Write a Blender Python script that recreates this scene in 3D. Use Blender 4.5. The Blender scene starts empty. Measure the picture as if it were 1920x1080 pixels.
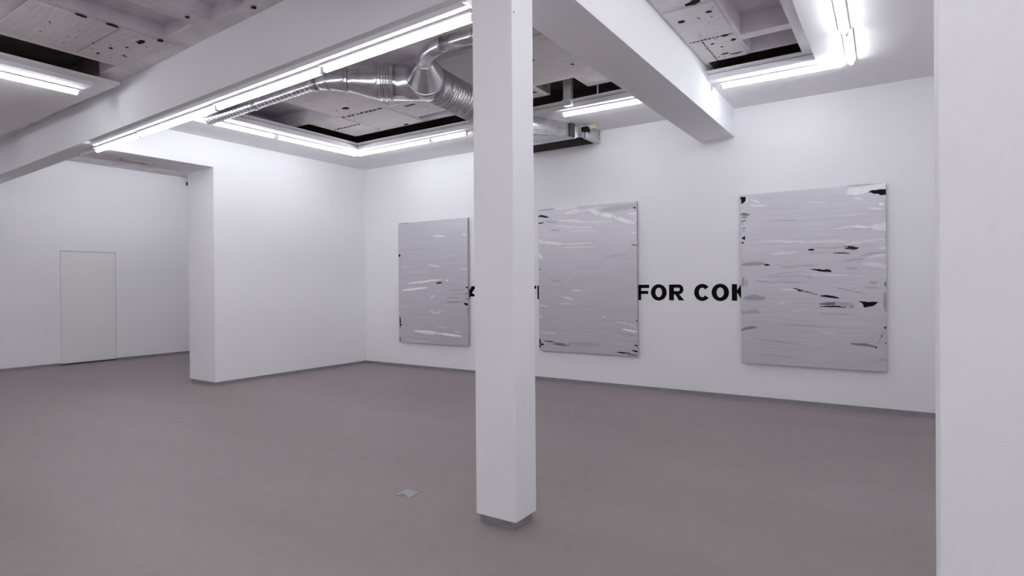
import bpy, bmesh, math, random
from mathutils import Vector, Matrix

random.seed(11)
scene = bpy.context.scene
COL = scene.collection

# ---------------------------------------------------------------- camera
cam_data = bpy.data.cameras.new('camera')
cam = bpy.data.objects.new('camera', cam_data)
COL.objects.link(cam)
FOCAL_PX = 1100.07
cam_data.sensor_fit = 'HORIZONTAL'
cam_data.sensor_width = 36.0
cam_data.lens = 36.0 * FOCAL_PX / 1920.0
cam_data.clip_start = 0.05
YAW, PITCH, ROLL = 0.5873, -0.0048, -0.0080
fwd = Vector((-math.sin(YAW) * math.cos(PITCH), math.cos(YAW) * math.cos(PITCH), math.sin(PITCH)))
right0 = Vector((math.cos(YAW), math.sin(YAW), 0))
up0 = right0.cross(fwd)
right = right0 * math.cos(ROLL) + up0 * math.sin(ROLL)
up = -right0 * math.sin(ROLL) + up0 * math.cos(ROLL)
cam.matrix_world = Matrix(((right.x, up.x, -fwd.x, 8.7393),
                           (right.y, up.y, -fwd.y, -7.9659),
                           (right.z, up.z, -fwd.z, 1.5),
                           (0, 0, 0, 1)))
scene.camera = cam

# ---------------------------------------------------------------- world and exposure
world = bpy.data.worlds.new('world')
scene.world = world
world.use_nodes = True
world.node_tree.nodes['Background'].inputs['Color'].default_value = (0.5, 0.5, 0.55, 1)
world.node_tree.nodes['Background'].inputs['Strength'].default_value = 0.05
scene.view_settings.view_transform = 'Standard'
scene.view_settings.look = 'None'
scene.view_settings.gamma = 1.0
scene.view_settings.use_curve_mapping = False
scene.view_settings.exposure = 0.0
TUBE_STRENGTH = 25.0
TUBE_COLOR = (0.98, 1.0, 1.05)
try:
    scene.cycles.max_bounces = 12
    scene.cycles.diffuse_bounces = 8
    scene.cycles.sample_clamp_indirect = 10.0
except Exception:
    pass

# ---------------------------------------------------------------- materials
def new_mat(name):
    m = bpy.data.materials.new(name)
    m.use_nodes = True
    return m, m.node_tree, m.node_tree.nodes['Principled BSDF']


def noise_mat(name, c1, c2, scale=3.0, stretch=(1, 1, 1), rough=0.6, metallic=0.0, bump=0.0,
              bump_scale=60.0, spec=0.4, detail=6.0, lo=0.35, hi=0.65):
    m, nt, b = new_mat(name)
    N, L = nt.nodes, nt.links
    tc = N.new('ShaderNodeTexCoord')
    mp = N.new('ShaderNodeMapping')
    mp.inputs['Scale'].default_value = stretch
    L.new(tc.outputs['Object'], mp.inputs['Vector'])
    nz = N.new('ShaderNodeTexNoise')
    nz.inputs['Scale'].default_value = scale
    nz.inputs['Detail'].default_value = detail
    L.new(mp.outputs['Vector'], nz.inputs['Vector'])
    rp = N.new('ShaderNodeValToRGB')
    rp.color_ramp.elements[0].position = lo
    rp.color_ramp.elements[0].color = (*c1, 1)
    rp.color_ramp.elements[1].position = hi
    rp.color_ramp.elements[1].color = (*c2, 1)
    L.new(nz.outputs['Fac'], rp.inputs['Fac'])
    L.new(rp.outputs['Color'], b.inputs['Base Color'])
    b.inputs['Roughness'].default_value = rough
    b.inputs['Metallic'].default_value = metallic
    b.inputs['Specular IOR Level'].default_value = spec
    if bump > 0:
        n2 = N.new('ShaderNodeTexNoise')
        n2.inputs['Scale'].default_value = bump_scale
        n2.inputs['Detail'].default_value = 4
        L.new(mp.outputs['Vector'], n2.inputs['Vector'])
        bp = N.new('ShaderNodeBump')
        bp.inputs['Strength'].default_value = bump
        bp.inputs['Distance'].default_value = 0.01
        L.new(n2.outputs['Fac'], bp.inputs['Height'])
        L.new(bp.outputs['Normal'], b.inputs['Normal'])
    return m


M = {}
M['wall'] = noise_mat('white_wall_paint', (0.858, 0.855, 0.872), (0.876, 0.873, 0.890), 0.8, rough=0.75, bump=0.05, bump_scale=90, spec=0.2)
M['column'] = noise_mat('white_column_paint', (0.855, 0.852, 0.870), (0.873, 0.870, 0.888), 1.2, rough=0.65, bump=0.04, bump_scale=80, spec=0.25)
M['soffit'] = noise_mat('white_board_paint', (0.845, 0.840, 0.858), (0.865, 0.860, 0.878), 1.0, rough=0.75, spec=0.2)
M['slab'] = noise_mat('raw_painted_concrete', (0.64, 0.615, 0.635), (0.85, 0.82, 0.835), 2.4, rough=0.9, bump=0.5, bump_scale=14, spec=0.1, lo=0.3, hi=0.6)
M['coffer'] = noise_mat('lilac_painted_concrete', (0.66, 0.625, 0.67), (0.80, 0.76, 0.81), 3.5, rough=0.9, bump=0.45, bump_scale=18, spec=0.1)
M['raw'] = noise_mat('shaded_brown_concrete', (0.24, 0.20, 0.19), (0.38, 0.33, 0.315), 3.0, rough=0.95, bump=0.5, bump_scale=12, spec=0.05)  # unpainted brown concrete; its dark tone also deepens shade in the ceiling voids
M['board'] = noise_mat('wood_wool_board', (0.72, 0.69, 0.70), (0.82, 0.79, 0.80), 5.0, stretch=(1, 14, 1), rough=0.9, bump=0.3, bump_scale=40, spec=0.1)
M['hole_and_shadow'] = noise_mat('dark_plaster_and_joint_shadow', (0.02, 0.017, 0.016), (0.05, 0.042, 0.04), 12, rough=0.95, spec=0.05)  # broken plaster, and the shadow painted between ceiling boards
M['base'] = noise_mat('grey_aluminium_skirting', (0.30, 0.30, 0.325), (0.37, 0.37, 0.395), 8, stretch=(1, 1, 6), rough=0.4, metallic=0.3)
M['steel'] = noise_mat('galvanised_steel', (0.58, 0.58, 0.60), (0.74, 0.74, 0.76), 9, rough=0.24, metallic=1.0, bump=0.02, bump_scale=12)
M['foil'] = noise_mat('aluminium_flexible_foil', (0.46, 0.46, 0.47), (0.66, 0.66, 0.67), 22, rough=0.33, metallic=1.0, bump=0.2, bump_scale=60)
M['sheet'] = noise_mat('zinc_sheet', (0.55, 0.56, 0.58), (0.68, 0.69, 0.71), 5, rough=0.36, metallic=0.9)
M['grille'] = noise_mat('black_grille', (0.008, 0.007, 0.007), (0.018, 0.016, 0.016), 10, rough=0.8, spec=0.1)
M['rubber'] = noise_mat('dark_rubber_gasket', (0.05, 0.05, 0.052), (0.08, 0.08, 0.082), 10, rough=0.7)
M['yellow'] = noise_mat('pale_yellow_plastic', (0.60, 0.56, 0.38), (0.68, 0.63, 0.44), 10, rough=0.5)
M['white_metal'] = noise_mat('white_enamel', (0.78, 0.78, 0.80), (0.82, 0.82, 0.84), 4, rough=0.4)
M['holder'] = noise_mat('grey_lamp_holder', (0.38, 0.37, 0.38), (0.46, 0.45, 0.46), 8, rough=0.5)
M['letter'] = noise_mat('black_vinyl', (0.004, 0.004, 0.005), (0.007, 0.007, 0.008), 10, rough=0.8, spec=0.08)
M['door'] = noise_mat('warm_white_door_paint', (0.825, 0.815, 0.815), (0.845, 0.835, 0.835), 1.0, rough=0.6, spec=0.25)
M['dark_gap'] = noise_mat('dark_gap', (0.20, 0.20, 0.20), (0.25, 0.25, 0.25), 5, rough=0.9)
M['red'] = noise_mat('faded_red_print', (0.50, 0.22, 0.18), (0.58, 0.30, 0.26), 20, rough=0.5)
M['plastic'] = noise_mat('grey_plastic_lens', (0.36, 0.35, 0.36), (0.44, 0.43, 0.44), 6, rough=0.35)
M['plate'] = noise_mat('brushed_floor_plate', (0.30, 0.30, 0.33), (0.40, 0.40, 0.43), 12, rough=0.45, metallic=0.5)
M['canvas_side'] = noise_mat('primed_canvas_edge', (0.36, 0.355, 0.37), (0.46, 0.455, 0.47), 14, rough=0.7)

# floor: poured, greyish brown, cloudy, a little sheen
m, nt, b = new_mat('poured_resin_floor')
N, L = nt.nodes, nt.links
tc = N.new('ShaderNodeTexCoord')
n1 = N.new('ShaderNodeTexNoise'); n1.inputs['Scale'].default_value = 0.55; n1.inputs['Detail'].default_value = 5
n2 = N.new('ShaderNodeTexNoise'); n2.inputs['Scale'].default_value = 7.0; n2.inputs['Detail'].default_value = 8
mp = N.new('ShaderNodeMapping'); mp.inputs['Scale'].default_value = (0.35, 1.6, 1); mp.inputs['Rotation'].default_value = (0, 0, 0.15)
L.new(tc.outputs['Object'], mp.inputs['Vector'])
L.new(mp.outputs['Vector'], n1.inputs['Vector']); L.new(tc.outputs['Object'], n2.inputs['Vector'])
r1 = N.new('ShaderNodeValToRGB')
r1.color_ramp.elements[0].position = 0.35; r1.color_ramp.elements[0].color = (0.236, 0.196, 0.192, 1)
r1.color_ramp.elements[1].position = 0.68; r1.color_ramp.elements[1].color = (0.268, 0.228, 0.223, 1)
L.new(n1.outputs['Fac'], r1.inputs['Fac'])
mx = N.new('ShaderNodeMix'); mx.data_type = 'RGBA'; mx.blend_type = 'OVERLAY'; mx.inputs[0].default_value = 0.10
L.new(r1.outputs['Color'], mx.inputs[6]); L.new(n2.outputs['Fac'], mx.inputs[7])
L.new(mx.outputs[2], b.inputs['Base Color'])
b.inputs['Roughness'].default_value = 0.48
b.inputs['Specular IOR Level'].default_value = 0.35
M['floor'] = m

# painting surface: silver grey ground dragged sideways; a stroke is the same ground partly covered by another colour
def paint_mat(name, seed, c=None, dry=0.5, cover=1.0, spec=0.35, metallic=0.0):
    m, nt, b = new_mat(name)
    N, L = nt.nodes, nt.links
    tc = N.new('ShaderNodeTexCoord')
    mp = N.new('ShaderNodeMapping')
    mp.inputs['Scale'].default_value = (0.9, 1, 34)
    mp.inputs['Rotation'].default_value = (0, 0.03, 0)
    mp.inputs['Location'].default_value = (seed, 0, seed * 2)
    L.new(tc.outputs['Object'], mp.inputs['Vector'])
    dist = N.new('ShaderNodeTexNoise'); dist.inputs['Scale'].default_value = 1.5; dist.inputs['Detail'].default_value = 9
    dist.inputs['Distortion'].default_value = 0.6
    L.new(mp.outputs['Vector'], dist.inputs['Vector'])
    rp = N.new('ShaderNodeValToRGB')
    rp.color_ramp.elements[0].position = 0.30; rp.color_ramp.elements[0].color = (0.555, 0.545, 0.59, 1)
    rp.color_ramp.elements[1].position = 0.72; rp.color_ramp.elements[1].color = (0.635, 0.625, 0.67, 1)
    L.new(dist.outputs['Fac'], rp.inputs['Fac'])
    bp = N.new('ShaderNodeBump'); bp.inputs['Strength'].default_value = 0.12; bp.inputs['Distance'].default_value = 0.004
    L.new(dist.outputs['Fac'], bp.inputs['Height']); L.new(bp.outputs['Normal'], b.inputs['Normal'])
    b.inputs['Roughness'].default_value = 0.40
    b.inputs['Metallic'].default_value = 0.45
    if c is None:
        L.new(rp.outputs['Color'], b.inputs['Base Color'])
        return m
    # how much of the ground the stroke covers: bristle streaks, thinning towards its rim
    m2p = N.new('ShaderNodeMapping'); m2p.inputs['Scale'].default_value = (9, 1, 110)
    m2p.inputs['Location'].default_value = (seed * 3.1, 0, seed)
    nz = N.new('ShaderNodeTexNoise'); nz.inputs['Scale'].default_value = 1.0; nz.inputs['Detail'].default_value = 4
    L.new(tc.outputs['Object'], m2p.inputs['Vector']); L.new(m2p.outputs['Vector'], nz.inputs['Vector'])
    at = N.new('ShaderNodeAttribute'); at.attribute_name = 'fade'
    m1 = N.new('ShaderNodeMath'); m1.operation = 'MULTIPLY_ADD'
    m1.inputs[1].default_value = dry * 6.0; m1.inputs[2].default_value = -dry * 3.0
    L.new(nz.outputs['Fac'], m1.inputs[0])
    m2 = N.new('ShaderNodeMath'); m2.operation = 'MULTIPLY_ADD'; m2.inputs[1].default_value = 1.6
    L.new(at.outputs['Fac'], m2.inputs[0]); L.new(m1.outputs[0], m2.inputs[2])
    m3 = N.new('ShaderNodeMath'); m3.operation = 'SUBTRACT'; m3.inputs[1].default_value = 0.3; m3.use_clamp = True
    L.new(m2.outputs[0], m3.inputs[0])
    edge = N.new('ShaderNodeMath'); edge.operation = 'MULTIPLY'; edge.use_clamp = True; edge.inputs[1].default_value = 4.0
    L.new(at.outputs['Fac'], edge.inputs[0])
    m3b = N.new('ShaderNodeMath'); m3b.operation = 'MULTIPLY'
    L.new(m3.outputs[0], m3b.inputs[0]); L.new(edge.outputs[0], m3b.inputs[1])
    m4 = N.new('ShaderNodeMath'); m4.operation = 'MULTIPLY'; m4.inputs[1].default_value = cover
    L.new(m3b.outputs[0], m4.inputs[0])
    mx = N.new('ShaderNodeMix'); mx.data_type = 'RGBA'
    mx.inputs[7].default_value = (*c, 1)
    L.new(m4.outputs[0], mx.inputs[0]); L.new(rp.outputs['Color'], mx.inputs[6])
    L.new(mx.outputs[2], b.inputs['Base Color'])
    mt = N.new('ShaderNodeMapRange'); mt.inputs['To Min'].default_value = 0.45; mt.inputs['To Max'].default_value = metallic
    L.new(m4.outputs[0], mt.inputs['Value']); L.new(mt.outputs['Result'], b.inputs['Metallic'])
    ms = N.new('ShaderNodeMapRange'); ms.inputs['To Min'].default_value = 0.5; ms.inputs['To Max'].default_value = spec
    L.new(m4.outputs[0], ms.inputs['Value']); L.new(ms.outputs['Result'], b.inputs['Specular IOR Level'])
    return m


PAINT = {  # name, colour, how dry the brush, covering power, gloss, metallic
    'k': ('black_paint', (0.005, 0.004, 0.004), 0.25, 1.0, 0.1, 0.0),
    'n': ('brown_black_paint', (0.030, 0.023, 0.019), 0.35, 1.0, 0.1, 0.0),
    'd': ('dark_grey_paint', (0.09, 0.085, 0.09), 0.7, 0.85, 0.3, 0.0),
    'f': ('thin_grey_glaze', (0.30, 0.292, 0.315), 0.9, 0.55, 0.4, 0.3),
    'g': ('mid_grey_paint', (0.27, 0.27, 0.278), 0.5, 0.75, 0.3, 0.0),
    'G': ('pale_grey_glaze', (0.33, 0.33, 0.34), 0.5, 0.65, 0.3, 0.0),
    'o': ('olive_grey_paint', (0.16, 0.15, 0.125), 0.6, 0.85, 0.3, 0.0),
    'b': ('beige_glaze', (0.42, 0.395, 0.37), 0.8, 0.6, 0.4, 0.2),
    'e': ('thin_white_glaze', (0.86, 0.85, 0.87), 0.9, 0.5, 0.4, 0.1),
    'l': ('pale_paint', (0.88, 0.875, 0.89), 0.7, 0.8, 0.4, 0.0),
    'L': ('warm_white_paint', (0.80, 0.775, 0.75), 0.5, 0.8, 0.4, 0.0),
    'w': ('white_paint', (0.95, 0.95, 0.96), 0.5, 1.0, 0.4, 0.0),
}

# lit lamp glass
m, nt, b = new_mat('lit_fluorescent_glass')
nz = nt.nodes.new('ShaderNodeTexNoise'); nz.inputs['Scale'].default_value = 2.0
rp = nt.nodes.new('ShaderNodeValToRGB')
rp.color_ramp.elements[0].color = (*[c * 0.985 for c in TUBE_COLOR], 1)
rp.color_ramp.elements[1].color = (*TUBE_COLOR, 1)
nt.links.new(nz.outputs['Fac'], rp.inputs['Fac'])
b.inputs['Base Color'].default_value = (0.9, 0.9, 0.9, 1)
nt.links.new(rp.outputs['Color'], b.inputs['Emission Color'])
b.inputs['Emission Strength'].default_value = TUBE_STRENGTH
M['lamp'] = m


# ---------------------------------------------------------------- helpers
def add_box(bm, x0, x1, y0, y1, z0, z1):
    vs = [bm.verts.new(p) for p in ((x0, y0, z0), (x1, y0, z0), (x1, y1, z0), (x0, y1, z0),
                                    (x0, y0, z1), (x1, y0, z1), (x1, y1, z1), (x0, y1, z1))]
    for f in ((0, 3, 2, 1), (4, 5, 6, 7), (0, 1, 5, 4), (1, 2, 6, 5), (2, 3, 7, 6), (3, 0, 4, 7)):
        bm.faces.new([vs[i] for i in f])


def add_prism(bm, pts, axis, a0, a1):
    """polygon extruded along an axis; pts are the two other coordinates in xyz order"""
    def P(p, a):
        if axis == 'x': return (a, p[0], p[1])
        if axis == 'y': return (p[0], a, p[1])
        return (p[0], p[1], a)
    A = [bm.verts.new(P(p, a0)) for p in pts]
    B = [bm.verts.new(P(p, a1)) for p in pts]
    n = len(pts)
    bm.faces.new(A); bm.faces.new(B[::-1])
    for i in range(n):
        bm.faces.new((A[i], B[i], B[(i + 1) % n], A[(i + 1) % n]))


def add_loft(bm, path, radii, seg=24, caps=True):
    """round duct through path points with one radius each"""
    path = [Vector(p) for p in path]
    n = len(path)
    rings = []
    prev = None
    for i in range(n):
        t = (path[min(i + 1, n - 1)] - path[max(i - 1, 0)])
        t.normalize()
        if prev is None:
            a = Vector((0, 0, 1)) if abs(t.z) < 0.9 else Vector((1, 0, 0))
            u = t.cross(a).normalized()
        else:
            u = (prev - t * prev.dot(t)).normalized()
        prev = u
        v = t.cross(u)
        rings.append([bm.verts.new(path[i] + (u * math.cos(2 * math.pi * k / seg) + v * math.sin(2 * math.pi * k / seg)) * radii[i]) for k in range(seg)])
    for i in range(n - 1):
        for k in range(seg):
            bm.faces.new((rings[i][k], rings[i][(k + 1) % seg], rings[i + 1][(k + 1) % seg], rings[i + 1][k]))
    if caps:
        bm.faces.new(rings[0][::-1]); bm.faces.new(rings[-1])


def obj(name, bm, material, parent=None, smooth=False, bevel=0.0):
    bmesh.ops.recalc_face_normals(bm, faces=bm.faces[:])
    me = bpy.data.meshes.new(name)
    bm.to_mesh(me); bm.free()
    if smooth:
        for p in me.polygons: p.use_smooth = True
    o = bpy.data.objects.new(name, me)
    if isinstance(material, str): material = M[material]
    me.materials.append(material)
    COL.objects.link(o)
    if parent is not None: o.parent = parent
    if bevel > 0:
        md = o.modifiers.new('edge', 'BEVEL')
        md.width = bevel; md.segments = 2; md.limit_method = 'ANGLE'; md.angle_limit = math.radians(40)
    return o


def box_obj(name, dims, material, parent=None, bevel=0.0):
    bm = bmesh.new(); add_box(bm, *dims)
    return obj(name, bm, material, parent, bevel=bevel)


def tag(o, label, cat=None, group=None, kind=None):
    o['label'] = label
    if cat: o['category'] = cat
    if group: o['group'] = group
    if kind: o['kind'] = kind
    return o


def struct(o, label=None):
    o['kind'] = 'structure'
    if label: o['label'] = label
    return o


def empty(name, loc=(0, 0, 0), rz=0.0):
    o = bpy.data.objects.new(name, None)
    o.empty_display_size = 0.1
    o.location = loc; o.rotation_euler = (0, 0, rz)
    COL.objects.link(o)
    return o


# ---------------------------------------------------------------- dimensions
ZS = 3.92        # underside of the raw slab
ZP = 3.77        # underside of the white soffit plates
ZB = 3.385       # underside of the beams
XR = 9.6         # right wall of the far bay
BASE = 0.05      # skirting height
def yb(x): return -4.72 - 0.038 * x       # front face of the cross beam (it runs slightly out of square)

# ---------------------------------------------------------------- setting
bm = bmesh.new(); add_box(bm, -5.1, 11.2, -12.2, 0.2, -0.1, 0)
floor = struct(obj('floor', bm, 'floor'), 'smooth grey-brown poured floor with a faint sheen')

struct(box_obj('wall_back', (-5.1, XR + 0.2, 0, 0.2, BASE, 4.3), 'wall'), 'long white back wall behind the three silver paintings')
bm = bmesh.new()
add_prism(bm, [(0, BASE), (-3.03, BASE), (-3.03, 3.335), (-4.5, 3.335), (-4.5, 4.0), (0, 4.0)], 'x', -0.74, 0)
wall_left = struct(obj('wall_left', bm, 'wall', bevel=0.004), 'thick white partition wall with a lintel running to the beam')
struct(box_obj('wall_right', (XR, XR + 0.2, -5.75, 0, BASE, 4.3), 'wall'), 'white side wall of the right bay')
struct(box_obj('wall_front', (-5.1, 11.2, -12.2, -12.0, BASE, 4.3), 'wall'), 'white wall behind the viewer')
struct(box_obj('wall_side', (11.0, 11.2, -12.0, -5.75, BASE, 4.3), 'wall'), 'white side wall beside the viewer')
struct(box_obj('wall_partition', (8.822, 11.0, -6.0, -5.75, 0, 4.3), 'wall', bevel=0.004), 'end of a white partition wall close by on the right')

# far left wall with a flush door
DY0, DY1, DZ = -3.32, -2.36, 2.235
bm = bmesh.new()
add_box(bm, -5.1, -4.92, DY1 + 0.006, 0, BASE, 4.3)
add_box(bm, -5.1, -4.92, -12.0, DY0 - 0.006, BASE, 4.3)
add_box(bm, -5.1, -4.92, DY0 - 0.006, DY1 + 0.006, DZ + 0.008, 4.3)
struct(obj('wall_far_left', bm, 'wall'), 'white far wall seen through the opening on the left')
door = empty('door_1', (-4.92, (DY0 + DY1) / 2, 0))
struct(door, 'flush warm-white door in the far left wall')
box_obj('door_leaf', (-0.05, -0.002, DY0 - door.location.y, DY1 - door.location.y, 0.035, DZ), 'door', door, bevel=0.002)
box_obj('door_gap', (-0.10, -0.06, DY0 - door.location.y - 0.006, DY1 - door.location.y + 0.006, 0, DZ + 0.008), 'dark_gap', door)

# skirtings, set back under the plaster edge
def skirting(name, dims, label):
    bm = bmesh.new()
    x0, x1, y0, y1 = dims
    add_box(bm, x0, x1, y0, y1, 0, BASE)
    return struct(obj(name, bm, 'base'), label)
skirting('baseboard_back', (-5.0, XR + 0.1, 0.012, 0.15), 'recessed grey skirting under the back wall')
skirting('baseboard_left', (-0.728, -0.012, -3.018, 0.012), 'recessed grey skirting around the partition wall')
skirting('baseboard_right', (XR + 0.012, XR + 0.15, -5.75, 0), 'recessed grey skirting of the right wall')
skirting('baseboard_far_left', (-5.05, -4.932, DY1 + 0.006, 0), 'recessed grey skirting right of the flush door')
skirting('baseboard_far_left_near', (-5.05, -4.932, -12.0, DY0 - 0.006), 'recessed grey skirting left of the flush door')
skirting('baseboard_front', (-5.0, 11.0, -12.15, -12.012), 'recessed grey skirting behind the viewer')
skirting('baseboard_side', (11.012, 11.15, -12.0, -6.0), 'recessed grey skirting beside the viewer')

# ---------------------------------------------------------------- raw slab with coffers
COFFERS = [  # x0 x1 y0 y1 top
    (-5.0, -0.60, -4.4, 0.1, 4.02),
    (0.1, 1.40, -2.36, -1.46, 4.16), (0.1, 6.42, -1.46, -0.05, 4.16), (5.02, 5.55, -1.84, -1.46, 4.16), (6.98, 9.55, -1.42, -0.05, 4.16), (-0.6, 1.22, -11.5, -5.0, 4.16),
    (1.22, 1.62, -6.4, -5.02, 4.06), (2.76, 3.32, -6.4, -5.07, 4.06), (3.52, 4.12, -6.4, -5.02, 4.06),
    (0.60, 2.02, -4.25, -2.43, 4.11), (3.62, 4.50, -3.72, -2.95, 4.11),
    (4.72, 6.10, -3.37, -3.20, 4.24), (2.95, 3.70, -1.72, -1.56, 4.24),
    (7.44, 8.40, -2.95, -1.96, 4.11), (7.42, 8.40, -1.83, -1.44, 4.11),
]
bm = bmesh.new()
xs = sorted({-5.1, 11.2} | {v for c in COFFERS for v in c[:2]})
ys = sorted({-12.2, 0.2} | {v for c in COFFERS for v in c[2:4]})
def cell_of(x, y):
    for k, c in enumerate(COFFERS):
        if c[0] < x < c[1] and c[2] < y < c[3]: return k
    return None
cells = {}
for i in range(len(xs) - 1):
    for j in range(len(ys) - 1):
        cells[i, j] = cell_of((xs[i] + xs[i + 1]) / 2, (ys[j] + ys[j + 1]) / 2)
def top_of(k): return ZS if k is None else COFFERS[k][4]
def quad(bm, *ps): bm.faces.new([bm.verts.new(p) for p in ps])
recess = [bmesh.new() for c in COFFERS]
for (i, j), k in cells.items():
    x0, x1, y0, y1 = xs[i], xs[i + 1], ys[j], ys[j + 1]
    z = top_of(k)
    tgt = bm if k is None else recess[k]
    quad(tgt, (x0, y0, z), (x0, y1, z), (x1, y1, z), (x1, y0, z))
    for (di, dj, p, q) in ((1, 0, (x1, y0), (x1, y1)), (-1, 0, (x0, y1), (x0, y0)), (0, 1, (x1, y1), (x0, y1)), (0, -1, (x0, y0), (x1, y0))):
        if (i + di, j + dj) in cells:
            z2 = top_of(cells[i + di, j + dj])
            if z2 < z - 1e-6:
                quad(tgt, (*p, z2), (*q, z2), (*q, z), (*p, z))
quad(bm, (-5.1, -12.2, 4.34), (11.2, -12.2, 4.34), (11.2, 0.2, 4.34), (-5.1, 0.2, 4.34))
ceiling = struct(obj('ceiling', bm, 'slab'), 'raw grey slab with recessed lilac coffers')
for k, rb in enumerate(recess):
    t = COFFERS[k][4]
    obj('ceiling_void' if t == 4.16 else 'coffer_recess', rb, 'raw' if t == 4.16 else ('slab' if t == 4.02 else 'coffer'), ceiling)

# boards fixed under the slab, each one a piece of its own
BOARDS = [
    (2.08, 3.08, -3.42, -2.36), (2.12, 2.92, -2.28, -1.54), (1.47, 2.06, -2.36, -1.98), (1.47, 2.04, -1.93, -1.54), (3.12, 3.58, -3.42, -2.36),
    (3.0, 4.2, -2.30, -1.74), (4.3, 5.0, -2.30, -1.54), (5.2, 6.3, -3.1, -1.92), (4.2, 5.15, -3.15, -2.36),
    (6.96, 7.40, -2.83, -2.09), (6.96, 7.08, -2.05, -1.44), (7.10, 7.39, -2.05, -1.44), (6.96, 7.40, -3.70, -2.88), (7.44, 7.86, -3.70, -2.99),
    (1.72, 2.70, -6.1, -5.44), (1.72, 2.70, -5.42, -4.96),
]
for (x0, x1, y0, y1) in BOARDS:
    bm = bmesh.new(); add_box(bm, x0, x1, y0, y1, ZS - 0.014, ZS + 0.001)
    obj('ceiling_board', bm, 'board', ceiling, bevel=0.003)

# broken holes in the slab, plus dark dashes put in as board-joint shadow
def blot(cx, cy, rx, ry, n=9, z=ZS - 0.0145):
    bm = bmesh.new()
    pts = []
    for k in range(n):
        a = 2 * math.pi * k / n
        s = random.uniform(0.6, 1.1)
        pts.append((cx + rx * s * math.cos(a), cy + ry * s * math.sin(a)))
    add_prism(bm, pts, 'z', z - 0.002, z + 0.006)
    obj('hole_and_joint_shadow', bm, 'hole_and_shadow', ceiling)
for a in ((2.49, -2.60, 0.07, 0.05), (7.25, -2.90, 0.07, 0.05), (7.32, -2.66, 0.035, 0.03), (7.06, -2.60, 0.04, 0.03), (7.31, -2.06, 0.03, 0.02),
          (7.36, -1.92, 0.03, 0.03), (7.16, -1.93, 0.02, 0.02), (7.22, -1.80, 0.015, 0.015), (7.2, -1.6, 0.05, 0.02), (7.3, -1.55, 0.07, 0.015),
          (5.45, -2.6, 0.03, 0.03), (5.2, -2.2, 0.02, 0.02), (5.75, -2.25, 0.02, 0.02), (2.55, -5.18, 0.07, 0.04), (2.15, -5.28, 0.03, 0.02), (2.3, -5.2, 0.02, 0.02),
          (2.05, -5.12, 0.02, 0.015), (3.6, -1.95, 0.06, 0.03), (3.3, -2.2, 0.1, 0.02), (2.6, -1.55, 0.05, 0.03), (4.1, -4.97, 0.03, 0.02), (3.45, -5.2, 0.02, 0.02),
          (2.74, -5.09, 0.035, 0.03), (2.73, -5.5, 0.02, 0.06), (2.72, -5.75, 0.02, 0.05), (1.9, -5.3, 0.03, 0.015), (4.75, -2.0, 0.12, 0.02), (4.9, -1.7, 0.08, 0.04)):
    blot(*a)
for k in range(9):  # rows of dashes stand for shadow in the board joints
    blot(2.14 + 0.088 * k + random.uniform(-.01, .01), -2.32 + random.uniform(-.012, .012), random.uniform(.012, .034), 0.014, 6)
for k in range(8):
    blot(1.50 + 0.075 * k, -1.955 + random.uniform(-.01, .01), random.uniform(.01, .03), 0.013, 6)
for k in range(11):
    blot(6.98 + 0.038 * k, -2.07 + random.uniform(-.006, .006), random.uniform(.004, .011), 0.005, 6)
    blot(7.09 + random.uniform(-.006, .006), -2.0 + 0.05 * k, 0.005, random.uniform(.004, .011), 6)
for k in range(14):
    blot(random.uniform(7.0, 7.38), random.uniform(-2.8, -1.5), random.uniform(.004, .012), random.uniform(.004, .010), 6)
    blot(random.uniform(2.1, 4.1), random.uniform(-3.3, -1.8), random.uniform(.005, .014), random.uniform(.004, .012), 6)
    blot(random.uniform(1.8, 2.68), random.uniform(-6.0, -5.0), random.uniform(.005, .014), random.uniform(.004, .012), 6)
# lattice bars left open in the two slots of the slab
def lattice(x0, x1, y, n):
    for k in range(n):
        x = x0 + (x1 - x0) * (k + 0.5) / n
        w = (x1 - x0) / n * 0.3
        for s in (-1, 1):
            bm = bmesh.new()
            add_loft(bm, [(x - s * w, y, ZS + 0.005), (x + s * w * 0.2, y, ZS + 0.20)], [0.007, 0.007], 6)
            obj('lattice_bar', bm, 'white_metal', ceiling)
lattice(4.76, 6.06, -3.28, 8)
lattice(3.0, 3.66, -1.64, 5)

# ---------------------------------------------------------------- beams, column
bm = bmesh.new()
x0, x1 = -4.92, 6.475
add_prism(bm, [(x0, yb(x0)), (x1, yb(x1)), (x1, yb(x1) + 0.26), (x0, yb(x0) + 0.26)], 'z', ZB, 4.0)
beam_x = struct(obj('beam', bm, 'wall', bevel=0.004), 'broad white cross beam with a row of lamps beneath')
bm = bmesh.new()
add_prism(bm, [(0.06, yb(0.06) + 0.06), (6.36, yb(6.36) + 0.06), (6.36, yb(6.36) + 0.25), (0.06, yb(0.06) + 0.25)], 'z', ZB - 0.04, ZB)
obj('lamp_board', bm, 'soffit', beam_x)
box_obj('junction_block', (6.36, 6.46, yb(6.4) + 0.005, yb(6.4) + 0.24, ZB - 0.045, ZB), 'white_metal', beam_x, bevel=0.003)
bm = bmesh.new()
add_box(bm, 6.475, 6.93, -12.0, 0, ZB + 0.015, 4.0)
struct(obj('beam', bm, 'wall', bevel=0.004), 'white beam running from the column to the back wall')

column = struct(box_obj('column', (6.476, 6.778, -4.997, -4.756, BASE, ZB + 0.016), 'column', bevel=0.006), 'square white column in the middle of the room')
box_obj('column_base', (6.496, 6.758, -4.977, -4.776, 0, BASE), 'base', column)
bm = bmesh.new(); add_loft(bm, [(6.776, -4.98, 3.16), (6.784, -4.98, 3.16)], [0.006, 0.005], 10)
obj('screw', bm, 'holder', column)

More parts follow.
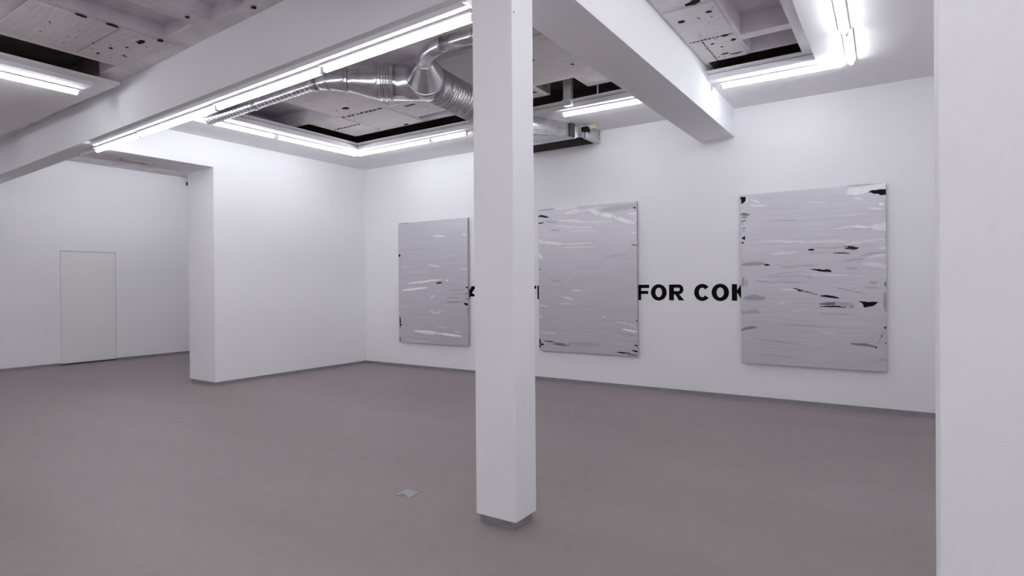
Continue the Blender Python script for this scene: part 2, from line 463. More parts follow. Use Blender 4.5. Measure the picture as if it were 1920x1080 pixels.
# ---------------------------------------------------------------- soffits with their rims
def soffit(boxes, rims, label, th=0.060):
    bm = bmesh.new()
    for bx in boxes: add_box(bm, *bx, ZP, ZP + th)
    o = struct(obj('ceiling_soffit', bm, 'soffit'), label)
    for r in rims:
        bm = bmesh.new(); add_box(bm, *r, 3.838, 3.852)
        obj('rim_board', bm, 'soffit', o)
    return o
soffit([(0, 1.22, -4.50, -1.25), (0, 6.475, -1.25, 0)], [(0.9, 1.31, -4.50, -1.34), (0.9, 6.475, -1.34, -0.9)], 'white soffit framing the open ceiling over the left bay')
soffit([(6.93, XR, -1.27, 0), (8.01, XR, -5.75, -1.27), (8.01, 8.815, -8.6, -5.75)], [(6.93, 7.90, -1.35, -0.9), (7.90, 8.4, -5.75, -0.9)], 'white soffit framing the open ceiling over the right bay')
soffit([(-1.0, 1.20, -11.9, -5.08)], [], 'white soffit over the left side of the near bay', 0.045)
struct(box_obj('ceiling_board_strip', (-4.92, 1.33, -11.9, -4.86, ZP + 0.045, ZP + 0.075), 'soffit'), 'upper white board behind the near soffit')

# ---------------------------------------------------------------- fluorescent lamps
def lamp(p, q, ztop, label, group):
    """batten from p to q in plan, its top against ztop"""
    p, q = Vector((*p, 0)), Vector((*q, 0))
    d = q - p; ln = d.length
    o = empty('fluorescent_lamp', ((p.x + q.x) / 2, (p.y + q.y) / 2, ztop), math.atan2(d.y, d.x))
    tag(o, label, 'lamp', group)
    h = ln / 2
    box_obj('batten', (-h + 0.004, h - 0.004, -0.042, 0.042, -0.017, 0), 'white_metal', o, bevel=0.003)
    for s in (-1, 1):
        e = s * (h - 0.016)
        bm = bmesh.new()
        add_box(bm, e - 0.010, e + 0.010, -0.013, 0.013, -0.060, -0.016)
        obj('lamp_holder', bm, 'holder', o, bevel=0.003)
    bm = bmesh.new()
    c = h - 0.030
    add_loft(bm, [(-c, 0, -0.041), (-c + 0.004, 0, -0.041), (c - 0.004, 0, -0.041), (c, 0, -0.041)], [0.018, 0.022, 0.022, 0.018], 14)
    obj('tube', bm, 'lamp', o, smooth=True)
    return o

GB = 'lamps under the cross beam'
bx = [-0.07, 1.24, 2.99, 4.71, 6.35]
names_b = ['lamp under the cross beam, farthest left beside the lintel', 'lamp under the cross beam, second from the lintel',
           'lamp under the cross beam, third from the lintel', 'lamp under the cross beam, next to the column']
for k in range(4):
    a, b_ = bx[k] + 0.008, bx[k + 1] - 0.008
    lamp((a, yb(a) + 0.155), (b_, yb(b_) + 0.165), ZB - 0.04, 'lit white fluorescent ' + names_b[k], GB)
GL = 'lamps on the soffit along the left wall'
lamp((1.03, -1.10), (0.99, -2.62), ZP, 'lit fluorescent lamp along the left wall, at the room corner', GL)
lamp((0.99, -2.64), (0.97, -4.36), ZP, 'lit fluorescent lamp along the left wall, ending near the beam', GL)
GK = 'lamps on the soffit along the back wall'
lamp((1.06, -1.10), (2.71, -1.13), ZP, 'lit fluorescent lamp along the back wall, above the left painting', GK)
lamp((2.73, -1.13), (3.43, -1.14), ZP, 'short lit fluorescent lamp on the back soffit, just left of the column', GK)
lamp((5.02, -1.15), (6.19, -1.12), ZP, 'lit fluorescent lamp right of the ventilation unit, before the beam', GK)
GR = 'lamps on the soffit of the right bay'
lamp((7.03, -1.10), (8.27, -1.08), ZP, 'lit fluorescent lamp above the right painting, along the back wall', GR)
yy = -1.05
for k, nm in enumerate(('starting at the corner above the right painting', 'second from the corner', 'third from the corner', 'fourth from the corner', 'fifth from the corner')):
    ln = (0.86, 1.5, 1.5, 1.5, 1.5)[k]
    lamp((8.315, yy), (8.335, yy - ln), ZP, 'lit fluorescent lamp running down the right bay, ' + nm, GR)
    yy -= ln + 0.02
GN = 'lamps on the soffit of the near bay'
for k, nm in enumerate(('its end showing at the left edge', 'second from the beam', 'third from the beam')):
    lamp((0.92, -5.10 - 1.52 * k), (0.92, -6.60 - 1.52 * k), ZP, 'lit fluorescent lamp on the near left soffit, ' + nm, GN)
ORD = ('nearest', 'second', 'third', 'fourth')
for k in range(3):  # rows out of view, added to brighten column, beam face and slab
    lamp((6.70, -6.3 - 1.52 * k), (6.70, -7.8 - 1.52 * k), ZB + 0.015, 'added lit fluorescent lamp, out of view under the beam before the column, %s from it' % ORD[k], GN)
    lamp((10.2, -6.4 - 1.52 * k), (10.2, -7.9 - 1.52 * k), ZS, 'added lit fluorescent lamp, out of view on the slab behind the partition end, %s from it' % ORD[k], GN)
    lamp((1.2 + 1.52 * k, -11.2), (2.7 + 1.52 * k, -11.2), ZS, 'added lit fluorescent lamp, out of view before the wall behind the viewer, %s from the left' % ORD[k], GN)
for k in range(2):  # more unseen lamps, added to lift the overall brightness
    lamp((7.2 + 1.52 * k, -11.2), (8.7 + 1.52 * k, -11.2), ZS, 'added lit fluorescent lamp, out of view behind the viewer in the right bay, %s from the beam' % ORD[k], GN)
    lamp((-3.0, -5.6 - 1.52 * k), (-3.0, -7.1 - 1.52 * k), ZP + 0.045, 'added lit fluorescent lamp, out of view on the far left board, %s from the cross beam' % ORD[k], GN)
lamp((-3.4, -0.8), (-3.4, -2.3), 4.02, 'added unseen fluorescent lamp on the ceiling behind the left partition, by the back wall', 'added lamps behind the partition')  # hidden lamps, added to brighten the far left wall
lamp((-3.4, -2.35), (-3.4, -3.85), 4.02, 'added unseen fluorescent lamp on the ceiling behind the left partition, near the opening', 'added lamps behind the partition')
lamp((-1.9, -2.35), (-1.9, -3.85), 4.02, 'added unseen fluorescent lamp on the ceiling right behind the lintel', 'added lamps behind the partition')

# ---------------------------------------------------------------- ventilation duct
duct = empty('ventilation_duct', (0, 0, 0))
tag(duct, 'galvanised ventilation duct with tee, cone and ribbed hose under the open ceiling', 'duct')
ZD = 3.63
def spiral(p, q, r, step=0.075):
    """straight duct with raised seams"""
    p, q = Vector(p), Vector(q)
    n = max(2, int((q - p).length / step))
    path, rad = [], []
    for i in range(n):
        for f, e in ((0.0, 0), (0.80, 0), (0.88, 0.0025), (0.95, 0.0)):
            path.append(p.lerp(q, (i + f) / n)); rad.append(r + e)
    path.append(q); rad.append(r)
    return path, rad
def part(name, path, rad, mat='steel', parent=None, seg=28, smooth=True, caps=True):
    bm = bmesh.new(); add_loft(bm, path, rad, seg, caps)
    o = obj(name, bm, mat, parent or duct, smooth=smooth)
    return o
def band(p, d, r, w=0.02, parent=None):
    p, d = Vector(p), Vector(d).normalized()
    part('clamp_band', [p - d * w, p - d * w * 0.9, p + d * w * 0.9, p + d * w], [r, r + 0.007, r + 0.007, r], parent=parent, smooth=False)
YD = -3.97
pipe = part('spiral_pipe', *spiral((1.36, YD + 0.13, ZD + 0.01), (3.66, YD, ZD), 0.058))
band((2.45, YD + 0.068, ZD + 0.005), (1, -0.05, 0), 0.058)
band((3.62, YD, ZD), (1, 0, 0), 0.072)
A0, A1 = Vector((3.66, YD, ZD)), Vector((3.97, -3.85, ZD))
ax = Vector((0.752, 0.659, 0))
el = [A0.lerp(A1, t) + Vector((0.035, -0.03, 0)) * math.sin(math.pi * t) for t in (0, .2, .4, .6, .8, 1)]
part('elbow', el, [0.070, 0.085, 0.098, 0.106, 0.112, 0.116])
band(el[2], el[3] - el[2], 0.098, 0.008); band(A1, ax, 0.116, 0.012)
A2 = Vector((4.215, -3.635, ZD))
part('reducer', [A1, A1 + ax * 0.05, A2 - ax * 0.03, A2], [0.116, 0.118, 0.178, 0.183])
cp, cr = [], []
for t, e in ((0, .004), (.02, .012), (.03, .0), (.05, .0), (.06, .010), (.075, .010), (.085, 0), (.105, 0), (.115, .012), (.14, .004), (.15, 0)):
    cp.append(A2 + ax * t); cr.append(0.183 + e)
part('coupling', cp, cr, smooth=False)
T = Vector((4.585, -3.335, ZD))
part('main_pipe', [A2 + ax * 0.15, T + ax * 0.10], [0.183, 0.183])
bv = Vector((0.659, -0.752, 0)).normalized()
tee = part('tee_collar', [T - bv * 0.06, T + bv * 0.19], [0.180, 0.186])
C0 = T + bv * 0.19
C1 = C0 + bv * 0.40
cone = part('cone', [C0, C0 + bv * 0.02, C1 - bv * 0.02, C1], [0.190, 0.186, 0.076, 0.072])
band(C0, bv, 0.186, 0.010, cone); band(C1, bv, 0.072, 0.014, cone)
E0, E1 = C1, Vector((5.36, -3.985, ZD))
eb = []
c_ = C1 + bv * 0.16
for t in (0, .25, .5, .75, 1): eb.append(E0 * (1 - t) ** 2 + c_ * 2 * t * (1 - t) + E1 * t * t)
part('branch_elbow', eb, [0.070] * 5)
br = part('branch_pipe', *spiral(E1, (6.44, -3.93, ZD), 0.064, 0.3))
band(E1 + Vector((0.01, 0, 0)), (1, 0, 0), 0.064, 0.012, br); band((5.72, -3.97, ZD), (1, 0, 0), 0.064, 0.012, br)
# ribbed flexible hose: from the tee round to the fan unit at the back wall
F = [T + ax * 0.05, Vector((4.62, -3.12, ZD - 0.01)), Vector((4.58, -2.6, ZD - 0.02)), Vector((4.52, -1.9, ZD - 0.02)), Vector((4.46, -1.36, ZD + 0.02))]
pts = []
for i in range(len(F) - 1):
    p0 = F[max(i - 1, 0)]; p1 = F[i]; p2 = F[i + 1]; p3 = F[min(i + 2, len(F) - 1)]
    k = max(4, int((p2 - p1).length / 0.0125))
    for s in range(k):
        t = s / k
        pts.append(0.5 * ((2 * p1) + (p2 - p0) * t + (2 * p0 - 5 * p1 + 4 * p2 - p3) * t * t + (3 * p1 - p0 - 3 * p2 + p3) * t ** 3))
pts.append(F[-1])
rad = [0.180 + (0.010 if i % 4 in (1, 2) else -0.008) for i in range(len(pts))]
part('flexible_hose', pts, rad, 'foil', smooth=False, seg=32)
# straps up to the slab
def strap(x, y, r, z=ZD):
    bm = bmesh.new(); add_box(bm, x - 0.012, x + 0.012, y - 0.002, y + 0.002, z + r - 0.01, ZS + 0.002)
    obj('hanger_strap', bm, 'sheet', duct)
strap(2.45, YD + 0.068, 0.06); strap(3.45, YD, 0.07); strap(4.3, -3.57, 0.18); strap(5.4, -3.985, 0.066); strap(5.72, -3.97, 0.066)

# ---------------------------------------------------------------- ventilation unit under the back soffit
unit = empty('ventilation_unit', (4.2, -0.25, 3.6))
tag(unit, 'zinc ventilation unit with black slot grille hung on the back wall behind the column', 'ventilation unit')
def ub(name, dims, mat, parent=unit, bevel=0.0):
    x0, x1, y0, y1, z0, z1 = dims
    return box_obj(name, (x0 - 4.2, x1 - 4.2, y0 + 0.25, y1 + 0.25, z0 - 3.6, z1 - 3.6), mat, parent, bevel)
body = ub('body', (3.45, 4.95, -0.48, -0.02, 3.60, ZP - 0.002), 'sheet', bevel=0.004)
ub('end_panel', (4.95, 5.03, -0.44, -0.012, 3.585, ZP - 0.002), 'sheet', bevel=0.003)
gr = ub('grille', (3.5, 4.93, -0.455, -0.045, 3.588, 3.601), 'grille')
for k in range(6):
    y = -0.43 + 0.07 * k
    x0, x1 = 3.52, 4.91
    ub('grille_bar', (x0, x1, y, y + 0.012, 3.583, 3.590), 'rubber', gr)
ub('front_lip', (3.45, 4.99, -0.492, -0.478, 3.59, 3.66), 'sheet')
for (y, z) in ((-0.07, 3.64), (-0.07, 3.70), (-0.05, 3.74)):
    bm = bmesh.new(); add_loft(bm, [(5.03 - 4.2, y + 0.25, z - 3.6), (5.036 - 4.2, y + 0.25, z - 3.6)], [0.008, 0.006], 8)
    obj('screw', bm, 'rubber', unit)
# sheet hood from the hose to the front of the unit
bm = bmesh.new()
n = 32
ringA, ringB, ringC = [], [], []
for k in range(n):
    a = 2 * math.pi * k / n
    cx, cz = math.cos(a), math.sin(a)
    ringA.append(bm.verts.new((4.46 + 0.185 * cx, -1.358, ZD + 0.02 + 0.185 * cz * 0.95)))
    s = 1 / max(abs(cx), abs(cz))
    hx, hz = 0.46, 0.095
    ringB.append(bm.verts.new((4.42 + hx * cx * s, -0.60, 3.675 + hz * cz * s)))
    ringC.append(bm.verts.new((4.42 + hx * cx * s, -0.494, 3.675 + hz * cz * s)))
for A, B in ((ringA, ringB), (ringB, ringC)):
    for k in range(n): bm.faces.new((A[k], A[(k + 1) % n], B[(k + 1) % n], B[k]))
bm.faces.new(ringA[::-1]); bm.faces.new(ringC)
hood = obj('hood', bm, 'steel', duct)
box_obj('flange', (4.87, 4.90, -0.66, -0.56, 3.58, ZP - 0.004), 'rubber', hood)
ub('control_box', (4.96, 5.12, -0.40, -0.30, 3.715, ZP - 0.002), 'yellow')
ub('cable_opening', (4.93, 5.045, -0.47, -0.38, 3.665, 3.735), 'grille')

# white hanger post and thin rod holding the back soffit
post = empty('hanger_post', (5.21, -1.36, ZP))
tag(post, 'white painted hanger post rising from the soffit into a dark ceiling recess', 'post')
box_obj('upright', (-0.055, 0.055, -0.02, 0.06, 0, 4.159 - ZP), 'white_metal', post, bevel=0.01)
box_obj('foot_plate', (-0.065, 0.065, -0.026, 0.07, 0.062, 0.085), 'white_metal', post, bevel=0.008)
bm = bmesh.new(); add_loft(bm, [(5.63, -1.36, ZP + 0.05), (5.63, -1.36, 4.159)], [0.010, 0.010], 10)
tag(obj('hanger_rod', bm, 'white_metal'), 'thin white hanger rod between the soffit and the recess, near the beam', 'rod')

# ---------------------------------------------------------------- emergency light, sensor, floor plate
em = empty('emergency_light', (-0.46, -3.93, 3.335), math.radians(90))
tag(em, 'flat grey emergency light with faded red print under the left lintel', 'emergency light')
box_obj('housing', (-0.20, 0.20, -0.075, 0.075, -0.018, 0), 'holder', em, bevel=0.004)
ln_ = box_obj('lens', (-0.17, 0.17, -0.055, 0.055, -0.024, -0.017), 'plastic', em, bevel=0.003)
box_obj('red_print', (-0.12, 0.13, -0.010, 0.030, -0.0255, -0.0235), 'red', ln_)
sn = empty('ceiling_sensor', (-4.86, -0.88, 4.02))
tag(sn, 'tiny dark-tipped white sensor at the top of the far left wall', 'sensor')
bm = bmesh.new(); add_loft(bm, [(0, 0, 0), (0, 0, -0.10), (0, 0, -0.11)], [0.018, 0.018, 0.01], 10)
obj('stem', bm, 'white_metal', sn, smooth=True)
bm = bmesh.new(); add_loft(bm, [(0, 0, -0.10), (0, 0, -0.12), (0, 0, -0.17), (0, 0, -0.185)], [0.02, 0.042, 0.042, 0.02], 14)
obj('sensor_head', bm, 'rubber', sn, smooth=True)
fp = empty('floor_outlet', (5.762, -4.868, 0))
tag(fp, 'small square metal outlet plate set in the floor left of the column', 'floor outlet')
box_obj('plate', (-0.062, 0.062, -0.058, 0.058, 0, 0.004), 'plate', fp, bevel=0.0015)
box_obj('lid', (-0.048, 0.048, -0.030, 0.046, 0.004, 0.0065), 'plate', fp, bevel=0.001)
box_obj('finger_slot', (-0.03, 0.03, -0.050, -0.040, 0.004, 0.0055), 'rubber', fp)

# ---------------------------------------------------------------- black lettering on the back wall
lett = empty('wall_lettering', (0, 0, 1.274))
tag(lett, 'bold black capital lettering FOR COK on the back wall, partly hidden by the paintings', 'lettering')
H = 0.217
def letter(polys, rings=()):
    bm = bmesh.new()
    for p in polys: add_prism(bm, p, 'y', -0.003, 0.0)
    for (cx, cz, ro, zo, ri, zi, a0, a1) in rings:
        n = 40
        V = []
        for k in range(n + 1):
            a = math.radians(a0 + (a1 - a0) * k / n)
            c, s = math.cos(a), math.sin(a)
            V.append([bm.verts.new((cx + rr * c, y, cz + rz * s)) for (rr, rz, y) in ((ro, zo, -0.003), (ri, zi, -0.003), (ri, zi, 0), (ro, zo, 0))])
        for k in range(n):
            for e in range(4):
                bm.faces.new((V[k][e], V[k + 1][e], V[k + 1][(e + 1) % 4], V[k][(e + 1) % 4]))
        if abs(a1 - a0) < 359:
            bm.faces.new(V[0]); bm.faces.new(V[-1][::-1])
    bmesh.ops.remove_doubles(bm, verts=bm.verts[:], dist=1e-5)
    o = obj('letter', bm, 'letter', lett)
    return o
def R4(x0, x1, z0, z1): return [(x0, z0), (x1, z0), (x1, z1), (x0, z1)]
SW = 0.066
letter([R4(5.578, 5.578 + SW, 0, H), R4(5.60, 5.7625, H - 0.046, H), R4(5.60, 5.748, 0.087, 0.087 + 0.043)])
letter([], [((5.7887 + 6.0145) / 2, H / 2, 0.113, H / 2 + 0.006, 0.048, 0.066, 0, 360)])
letter([R4(6.050, 6.050 + SW, 0, H), R4(6.10, 6.19, H - 0.044, H), R4(6.10, 6.19, 0.084, 0.126),
        [(6.115, 0.088), (6.178, 0.096), (6.260, 0.0), (6.186, 0.0), (6.140, 0.075)]],
       [(6.186, 0.1505, 0.062, 0.0665, 0.012, 0.026, -90, 90)])
letter([], [(6.502, H / 2, 0.107, H / 2 + 0.006, 0.044, 0.064, 38, 322)])
letter([], [((6.626 + 6.8485) / 2, H / 2, 0.1115, H / 2 + 0.006, 0.047, 0.066, 0, 360)])
letter([R4(6.884, 6.884 + SW, 0, H), [(6.93, 0.098), (6.955, 0.060), (7.045, H), (6.965, H)][::1] if False else [(6.94, 0.118), (6.985, 0.075), (7.085, H), (7.0, H)],
        [(6.955, 0.105), (7.005, 0.135), (7.095, 0.0), (7.010, 0.0)]])
# the sliver of a letter between the left painting and the column
letter([[(2.50, 0.21), (2.548, 0.175), (2.575, 0.150), (2.610, 0.214), (2.72, 0.214), (2.640, 0.135), (2.615, 0.098), (2.655, 0.078), (2.69, 0.055), (2.640, 0.036), (2.585, 0.042), (2.570, 0.004), (2.50, 0.0)]])
# the ends of two letters between the column and the middle painting
letter([R4(3.72, 3.900, 0.165, 0.215), R4(3.775, 3.845, 0.0, 0.170)])
letter([R4(3.922, 3.988, 0.0, H)])

# ---------------------------------------------------------------- paintings
STROKES_1 = [
  ('d',0.041,2.201,0.233,2.194,0.020), ('k',0.009,1.613,0.034,1.581,0.049), ('k',0.937,1.083,1.037,1.090,0.027), ('k',1.588,1.009,1.636,1.009,0.031),
  ('d',1.566,0.896,1.620,0.891,0.014), ('d',1.577,0.806,1.622,0.806,0.017), ('k',1.555,0.730,1.639,0.707,0.038), ('d',1.620,0.624,1.636,0.483,0.024),
  ('k',0.027,0.452,0.032,0.272,0.032), ('k',0.036,0.334,0.064,0.325,0.051), ('d',0.026,0.085,0.032,0.015,0.028), ('f',1.124,0.742,1.480,0.753,0.034),
  ('f',1.173,0.835,1.389,0.824,0.022), ('f',1.236,0.955,1.558,0.967,0.017), ('f',1.421,0.900,1.566,0.891,0.012), ('l',0.866,1.926,1.122,1.905,0.029),
  ('l',1.523,1.915,1.600,1.897,0.028), ('l',0.730,1.407,0.995,1.366,0.022), ('w',0.220,1.082,1.034,1.146,0.032), ('w',0.079,0.950,0.699,1.008,0.035),
  ('l',1.129,1.133,1.198,1.127,0.031), ('l',0.789,0.816,0.874,0.865,0.020), ('l',0.763,0.588,0.870,0.548,0.020), ('l',0.870,0.548,1.018,0.583,0.020),
  ('w',0.381,0.213,0.943,0.200,0.045), ('w',0.927,0.194,1.492,0.159,0.036), ('l',0.583,0.183,0.879,0.177,0.025), ('e',0.223,1.300,0.696,1.284,0.015),
  ('l',1.486,1.328,1.624,1.301,0.019), ('e',0.207,0.018,0.780,0.038,0.018), ('l',1.352,0.249,1.450,0.226,0.017), ('e',0.119,1.379,0.395,1.378,0.020),
  ('e',0.881,0.330,1.167,0.290,0.020), ('e',0.058,0.650,0.145,0.649,0.018),
]
STROKES_2 = [
  ('f',1.072,2.116,1.626,2.152,0.070), ('d',0.012,2.201,0.281,2.195,0.013), ('f',0.128,2.029,0.346,1.997,0.040), ('w',0.304,2.191,0.670,2.189,0.025),
  ('w',0.480,2.117,0.757,2.136,0.054), ('l',0.587,2.129,1.033,2.163,0.024), ('w',0.900,2.139,1.066,2.059,0.058), ('w',1.066,2.050,1.290,2.003,0.062),
  ('w',1.277,2.006,1.605,1.895,0.047), ('l',0.346,2.015,0.858,1.953,0.032), ('l',0.804,1.957,1.238,1.938,0.024), ('l',0.302,1.930,0.911,1.882,0.025),
  ('e',0.528,1.841,1.017,1.823,0.024), ('w',0.007,1.736,0.111,1.687,0.036), ('l',0.096,1.698,0.425,1.653,0.040), ('l',0.442,1.652,0.888,1.639,0.020),
  ('e',0.442,1.595,0.973,1.582,0.022), ('w',0.002,1.513,0.058,1.455,0.051), ('l',1.538,1.746,1.604,1.756,0.030), ('w',1.515,2.036,1.630,2.036,0.023),
  ('w',1.600,1.946,1.644,1.961,0.023), ('w',1.615,1.617,1.639,1.588,0.021), ('l',0.599,0.941,0.736,0.936,0.015), ('l',0.458,0.839,0.609,0.808,0.025),
  ('l',0.372,0.736,0.580,0.731,0.012), ('l',0.007,0.720,0.152,0.693,0.020), ('l',0.008,0.528,0.059,0.521,0.023), ('l',1.080,0.555,1.132,0.551,0.019),
  ('l',1.336,0.478,1.471,0.461,0.012), ('w',1.411,0.379,1.632,0.350,0.026), ('l',1.511,0.450,1.628,0.392,0.014), ('l',0.018,0.272,0.299,0.275,0.015),
  ('e',0.606,1.183,0.648,1.180,0.020), ('f',0.208,1.114,0.409,1.069,0.018), ('f',1.092,1.426,1.474,1.460,0.014), ('k',0.008,2.101,0.167,2.075,0.033),
  ('k',0.007,1.994,0.087,2.002,0.020), ('d',0.229,1.879,0.365,1.866,0.010), ('k',1.577,2.112,1.609,2.109,0.023), ('d',0.012,1.267,0.039,1.267,0.020),
  ('n',0.017,0.162,0.016,0.059,0.048), ('n',0.022,0.090,0.076,0.088,0.031), ('d',0.106,0.150,0.275,0.141,0.023), ('d',0.269,0.115,0.525,0.108,0.038),
  ('b',0.486,0.123,1.056,0.127,0.054), ('k',1.333,0.042,1.503,0.037,0.021), ('d',1.463,0.030,1.611,0.021,0.019), ('k',1.557,0.078,1.645,0.055,0.021),
  ('k',1.607,0.507,1.629,0.507,0.019), ('b',1.484,0.207,1.627,0.207,0.014), ('k',1.587,0.158,1.650,0.138,0.019), ('f',1.264,0.332,1.613,0.298,0.012),
  ('d',1.554,1.585,1.622,1.575,0.019),
]
STROKES_3 = [
  ('P','k',[(0.004,2.133),(0.063,2.125),(0.068,2.076),(0.035,2.049),(0.009,2.031)]), ('P','w',[(1.173,2.048),(1.195,2.123),(1.377,2.132),(1.565,2.152),(1.574,2.152),(1.574,2.085),(1.443,2.081),(1.401,2.054),(1.300,2.034)]), ('P','k',[(1.403,2.058),(1.449,2.082),(1.574,2.076),(1.574,2.011),(1.527,2.011),(1.486,2.030)]), ('P','k',[(1.296,0.805),(1.371,0.799),(1.507,0.794),(1.462,0.756),(1.355,0.723),(1.340,0.770)]),
  ('P','k',[(0.768,1.184),(0.835,1.192),(0.958,1.178),(1.019,1.174),(1.031,1.144),(0.876,1.161)]), ('P','n',[(0.259,1.251),(0.315,1.266),(0.367,1.243),(0.315,1.233)]), ('P','k',[(0.006,1.601),(0.051,1.629),(0.055,1.574),(0.018,1.586)]), ('P','l',[(1.398,1.672),(1.488,1.689),(1.574,1.692),(1.574,1.604),(1.450,1.625)]),
  ('n',1.193,2.154,1.531,2.164,0.013), ('k',0.926,0.858,1.082,0.838,0.025), ('n',0.618,0.946,0.733,0.911,0.024), ('d',0.728,0.913,0.858,0.878,0.016),
  ('d',0.915,0.770,1.102,0.783,0.037), ('k',0.915,0.735,1.239,0.733,0.018), ('f',1.097,0.772,1.239,0.757,0.041), ('n',1.160,1.436,1.281,1.420,0.038),
  ('k',0.784,1.419,0.840,1.419,0.021), ('b',0.836,1.443,1.164,1.438,0.021), ('n',1.070,1.369,1.193,1.360,0.014), ('f',0.810,1.376,0.943,1.378,0.012),
  ('d',0.008,1.903,0.092,1.897,0.030), ('d',0.019,1.865,0.076,1.863,0.015), ('d',0.014,1.816,0.061,1.825,0.015), ('f',0.012,1.774,0.033,1.783,0.030),
  ('d',0.019,1.724,0.056,1.727,0.012), ('f',0.014,1.685,0.051,1.688,0.020), ('k',0.013,1.532,0.036,1.536,0.022), ('g',0.025,1.259,0.266,1.270,0.047),
  ('g',0.028,0.995,0.029,1.081,0.038), ('G',0.071,0.982,0.071,1.051,0.033), ('g',0.046,0.830,0.272,0.831,0.066), ('g',0.012,0.624,0.022,0.674,0.071),
  ('f',0.012,0.631,0.226,0.653,0.049), ('o',0.011,0.423,0.170,0.456,0.034), ('f',0.489,1.224,0.692,1.221,0.019), ('f',0.640,1.227,0.860,1.231,0.014),
  ('f',1.140,1.269,1.342,1.290,0.022), ('f',1.194,1.195,1.280,1.189,0.023), ('f',0.201,1.050,0.386,1.026,0.022), ('f',0.224,1.101,0.712,1.108,0.010),
  ('f',0.355,1.123,0.713,1.164,0.010), ('f',0.377,1.034,0.712,1.026,0.012), ('f',0.750,1.091,0.824,1.081,0.016), ('f',1.419,1.026,1.480,1.019,0.035),
  ('f',1.362,0.964,1.479,0.957,0.016), ('d',1.558,0.996,1.573,0.996,0.048), ('g',1.559,0.886,1.566,0.707,0.030), ('b',0.915,0.650,1.258,0.643,0.021),
  ('o',1.234,0.300,1.467,0.278,0.029), ('k',1.462,0.278,1.482,0.279,0.020), ('k',1.520,0.402,1.535,0.403,0.015), ('k',1.554,0.498,1.573,0.498,0.024),
  ('d',1.482,0.299,1.558,0.483,0.004), ('k',1.561,0.327,1.572,0.327,0.013), ('e',0.924,0.435,1.056,0.417,0.016), ('b',0.287,0.120,0.535,0.109,0.017),
  ('b',1.500,0.125,1.571,0.130,0.026), ('l',0.133,2.075,0.220,2.043,0.020), ('l',0.125,2.012,0.290,1.994,0.019), ('w',0.072,2.090,0.086,2.084,0.034),
  ('l',1.072,1.652,1.259,1.672,0.016), ('w',1.251,1.673,1.390,1.653,0.022), ('l',1.261,1.997,1.342,1.984,0.022), ('w',1.508,1.916,1.549,1.913,0.026),
  ('l',1.410,1.878,1.549,1.860,0.018), ('e',0.797,1.992,0.962,1.982,0.018), ('e',0.249,1.545,0.757,1.512,0.029), ('e',0.769,1.513,1.184,1.507,0.025),
  ('e',1.176,1.469,1.566,1.513,0.033), ('L',0.487,0.937,0.630,0.930,0.024), ('e',1.407,1.306,1.572,1.326,0.031), ('e',1.350,1.225,1.564,1.189,0.049),
  ('e',0.339,1.386,0.650,1.403,0.024), ('l',1.521,1.407,1.576,1.410,0.020), ('e',0.447,0.765,0.513,0.770,0.024), ('e',0.620,0.672,0.769,0.710,0.012),
  ('f',1.354,1.332,1.543,1.358,0.020), ('e',1.102,1.807,1.375,1.816,0.018), ('f',0.341,1.797,0.626,1.787,0.012), ('e',0.813,1.118,1.178,1.101,0.021),
  ('f',0.467,0.502,0.975,0.490,0.014), ('f',0.150,0.320,0.725,0.263,0.014), ('f',1.098,0.954,1.371,0.886,0.014),
]
# [(1, [0.943, 2.567, 0.464, 2.66]), (2, [3.982, 5.605, 0.474, 2.677]), (3, [7.011, 8.586, 0.48, 2.632])]


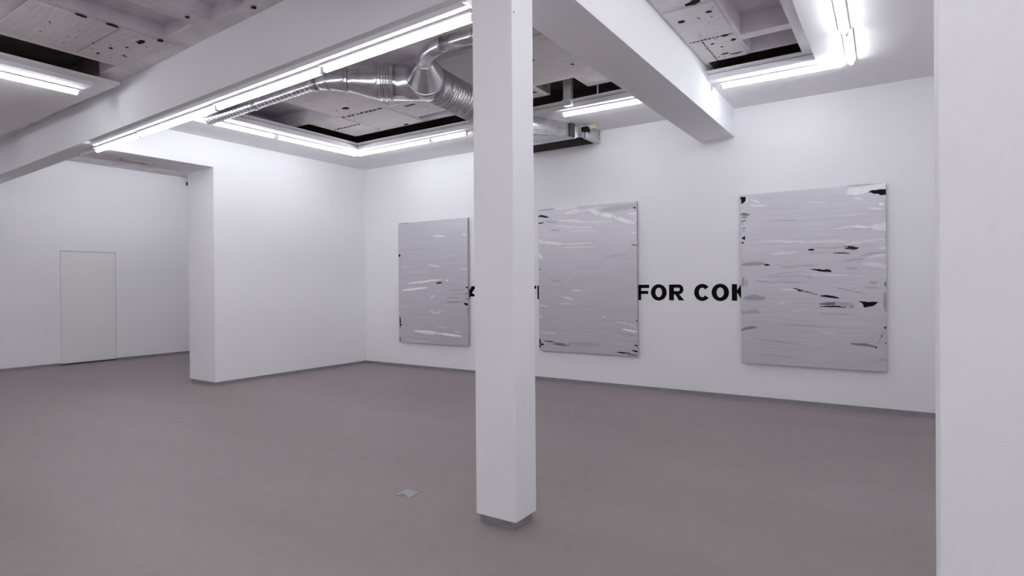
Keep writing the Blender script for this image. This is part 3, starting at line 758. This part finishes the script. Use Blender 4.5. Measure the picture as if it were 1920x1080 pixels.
def painting(name, x0, x1, z0, z1, strokes, seed, label):
    o = empty(name, (x0, 0, z0))
    tag(o, label, 'painting', 'silver paintings on the back wall')
    w, h = x1 - x0, z1 - z0
    box_obj('canvas', (0, w, -0.050, -0.006, 0, h), 'canvas_side', o, bevel=0.004)
    face = box_obj('painted_face', (0.0, w, -0.055, -0.049, 0.0, h), paint_mat('silver_grey_paint', seed), o)
    mats = {k: paint_mat(v[0], seed, *v[1:]) for k, v in PAINT.items()}
    rnd = random.Random(seed)
    base_y = -0.0553
    for i, s in enumerate(strokes):
        bm = bmesh.new()
        fade = bm.verts.layers.float.new('fade')
        y0 = base_y - 0.0005 - 0.00003 * i
        if s[0] == 'P':
            col = s[1]; pts = []
            n = len(s[2])
            for k in range(n):
                a, b2 = s[2][k], s[2][(k + 1) % n]
                for t in (0, 0.25, 0.5, 0.75):
                    j = 0.003 if t == 0 else 0.006
                    pts.append((a[0] + (b2[0] - a[0]) * t + rnd.uniform(-j, j) * 0.6, a[1] + (b2[1] - a[1]) * t + rnd.uniform(-j, j)))
            cx = sum(p[0] for p in pts) / len(pts); cz = sum(p[1] for p in pts) / len(pts)
            rings = []
            for sc, fd in ((1.06, 0.0), (0.86, 1.0)):
                ring = []
                for p in pts:
                    v = bm.verts.new((min(max(cx + (p[0] - cx) * sc, 0), w), y0, min(max(cz + (p[1] - cz) * sc, 0), h)))
                    v[fade] = fd
                    if v.co.x < 0.004 or v.co.x > w - 0.004: v[fade] = 1.0
                    ring.append(v)
                rings.append(ring)
            c = bm.verts.new((cx, y0, cz)); c[fade] = 1.0
            n = len(pts)
            for k in range(n):
                bm.faces.new((rings[0][k], rings[0][(k + 1) % n], rings[1][(k + 1) % n], rings[1][k]))
                bm.faces.new((rings[1][k], rings[1][(k + 1) % n], c))
        else:
            col, ax_, az, bx_, bz, th = s
            d = Vector((bx_ - ax_, bz - az)); ln = max(d.length, 1e-4); d /= ln
            nn = Vector((-d.y, d.x))
            n = 12 if ln > 0.06 else 6
            ext = min(0.25 * ln, 0.03)
            wob = rnd.uniform(-0.35, 0.35) * th
            rows = [[], [], [], []]
            for k in range(n + 1):
                t = k / n
                e = 0.45 + 0.75 * min(1.0, 3.0 * min(t, 1 - t))
                c = Vector((ax_, az)) + d * (-ext + (ln + 2 * ext) * t) + nn * (wob * math.sin(math.pi * t) + rnd.uniform(-0.07, 0.07) * th)
                ends = 0.0 if k in (0, n) else 1.0
                for r, (f_, fd) in enumerate(((-0.62, 0.0), (-0.26, 1.0), (0.26, 1.0), (0.62, 0.0))):
                    p = c + nn * th * f_ * e * rnd.uniform(0.85, 1.15)
                    v = bm.verts.new((min(max(p.x, 0.0), w), y0, min(max(p.y, 0.0), h)))
                    v[fade] = fd * ends
                    rows[r].append(v)
            for r in range(3):
                for k in range(n):
                    bm.faces.new((rows[r][k], rows[r][k + 1], rows[r + 1][k + 1], rows[r + 1][k]))
        obj('brush_stroke', bm, mats[col], face)
    return o


painting('painting', 0.943, 2.567, 0.464, 2.660, STROKES_1, 3, 'silver-grey abstract canvas with few pale strokes, left of the column')
painting('painting', 3.982, 5.605, 0.474, 2.677, STROKES_2, 7, 'silver-grey abstract canvas with white sweeps along its top, between column and FOR')
painting('painting', 7.011, 8.586, 0.480, 2.632, STROKES_3, 12, 'silver-grey abstract canvas with black patches, right of the lettering')
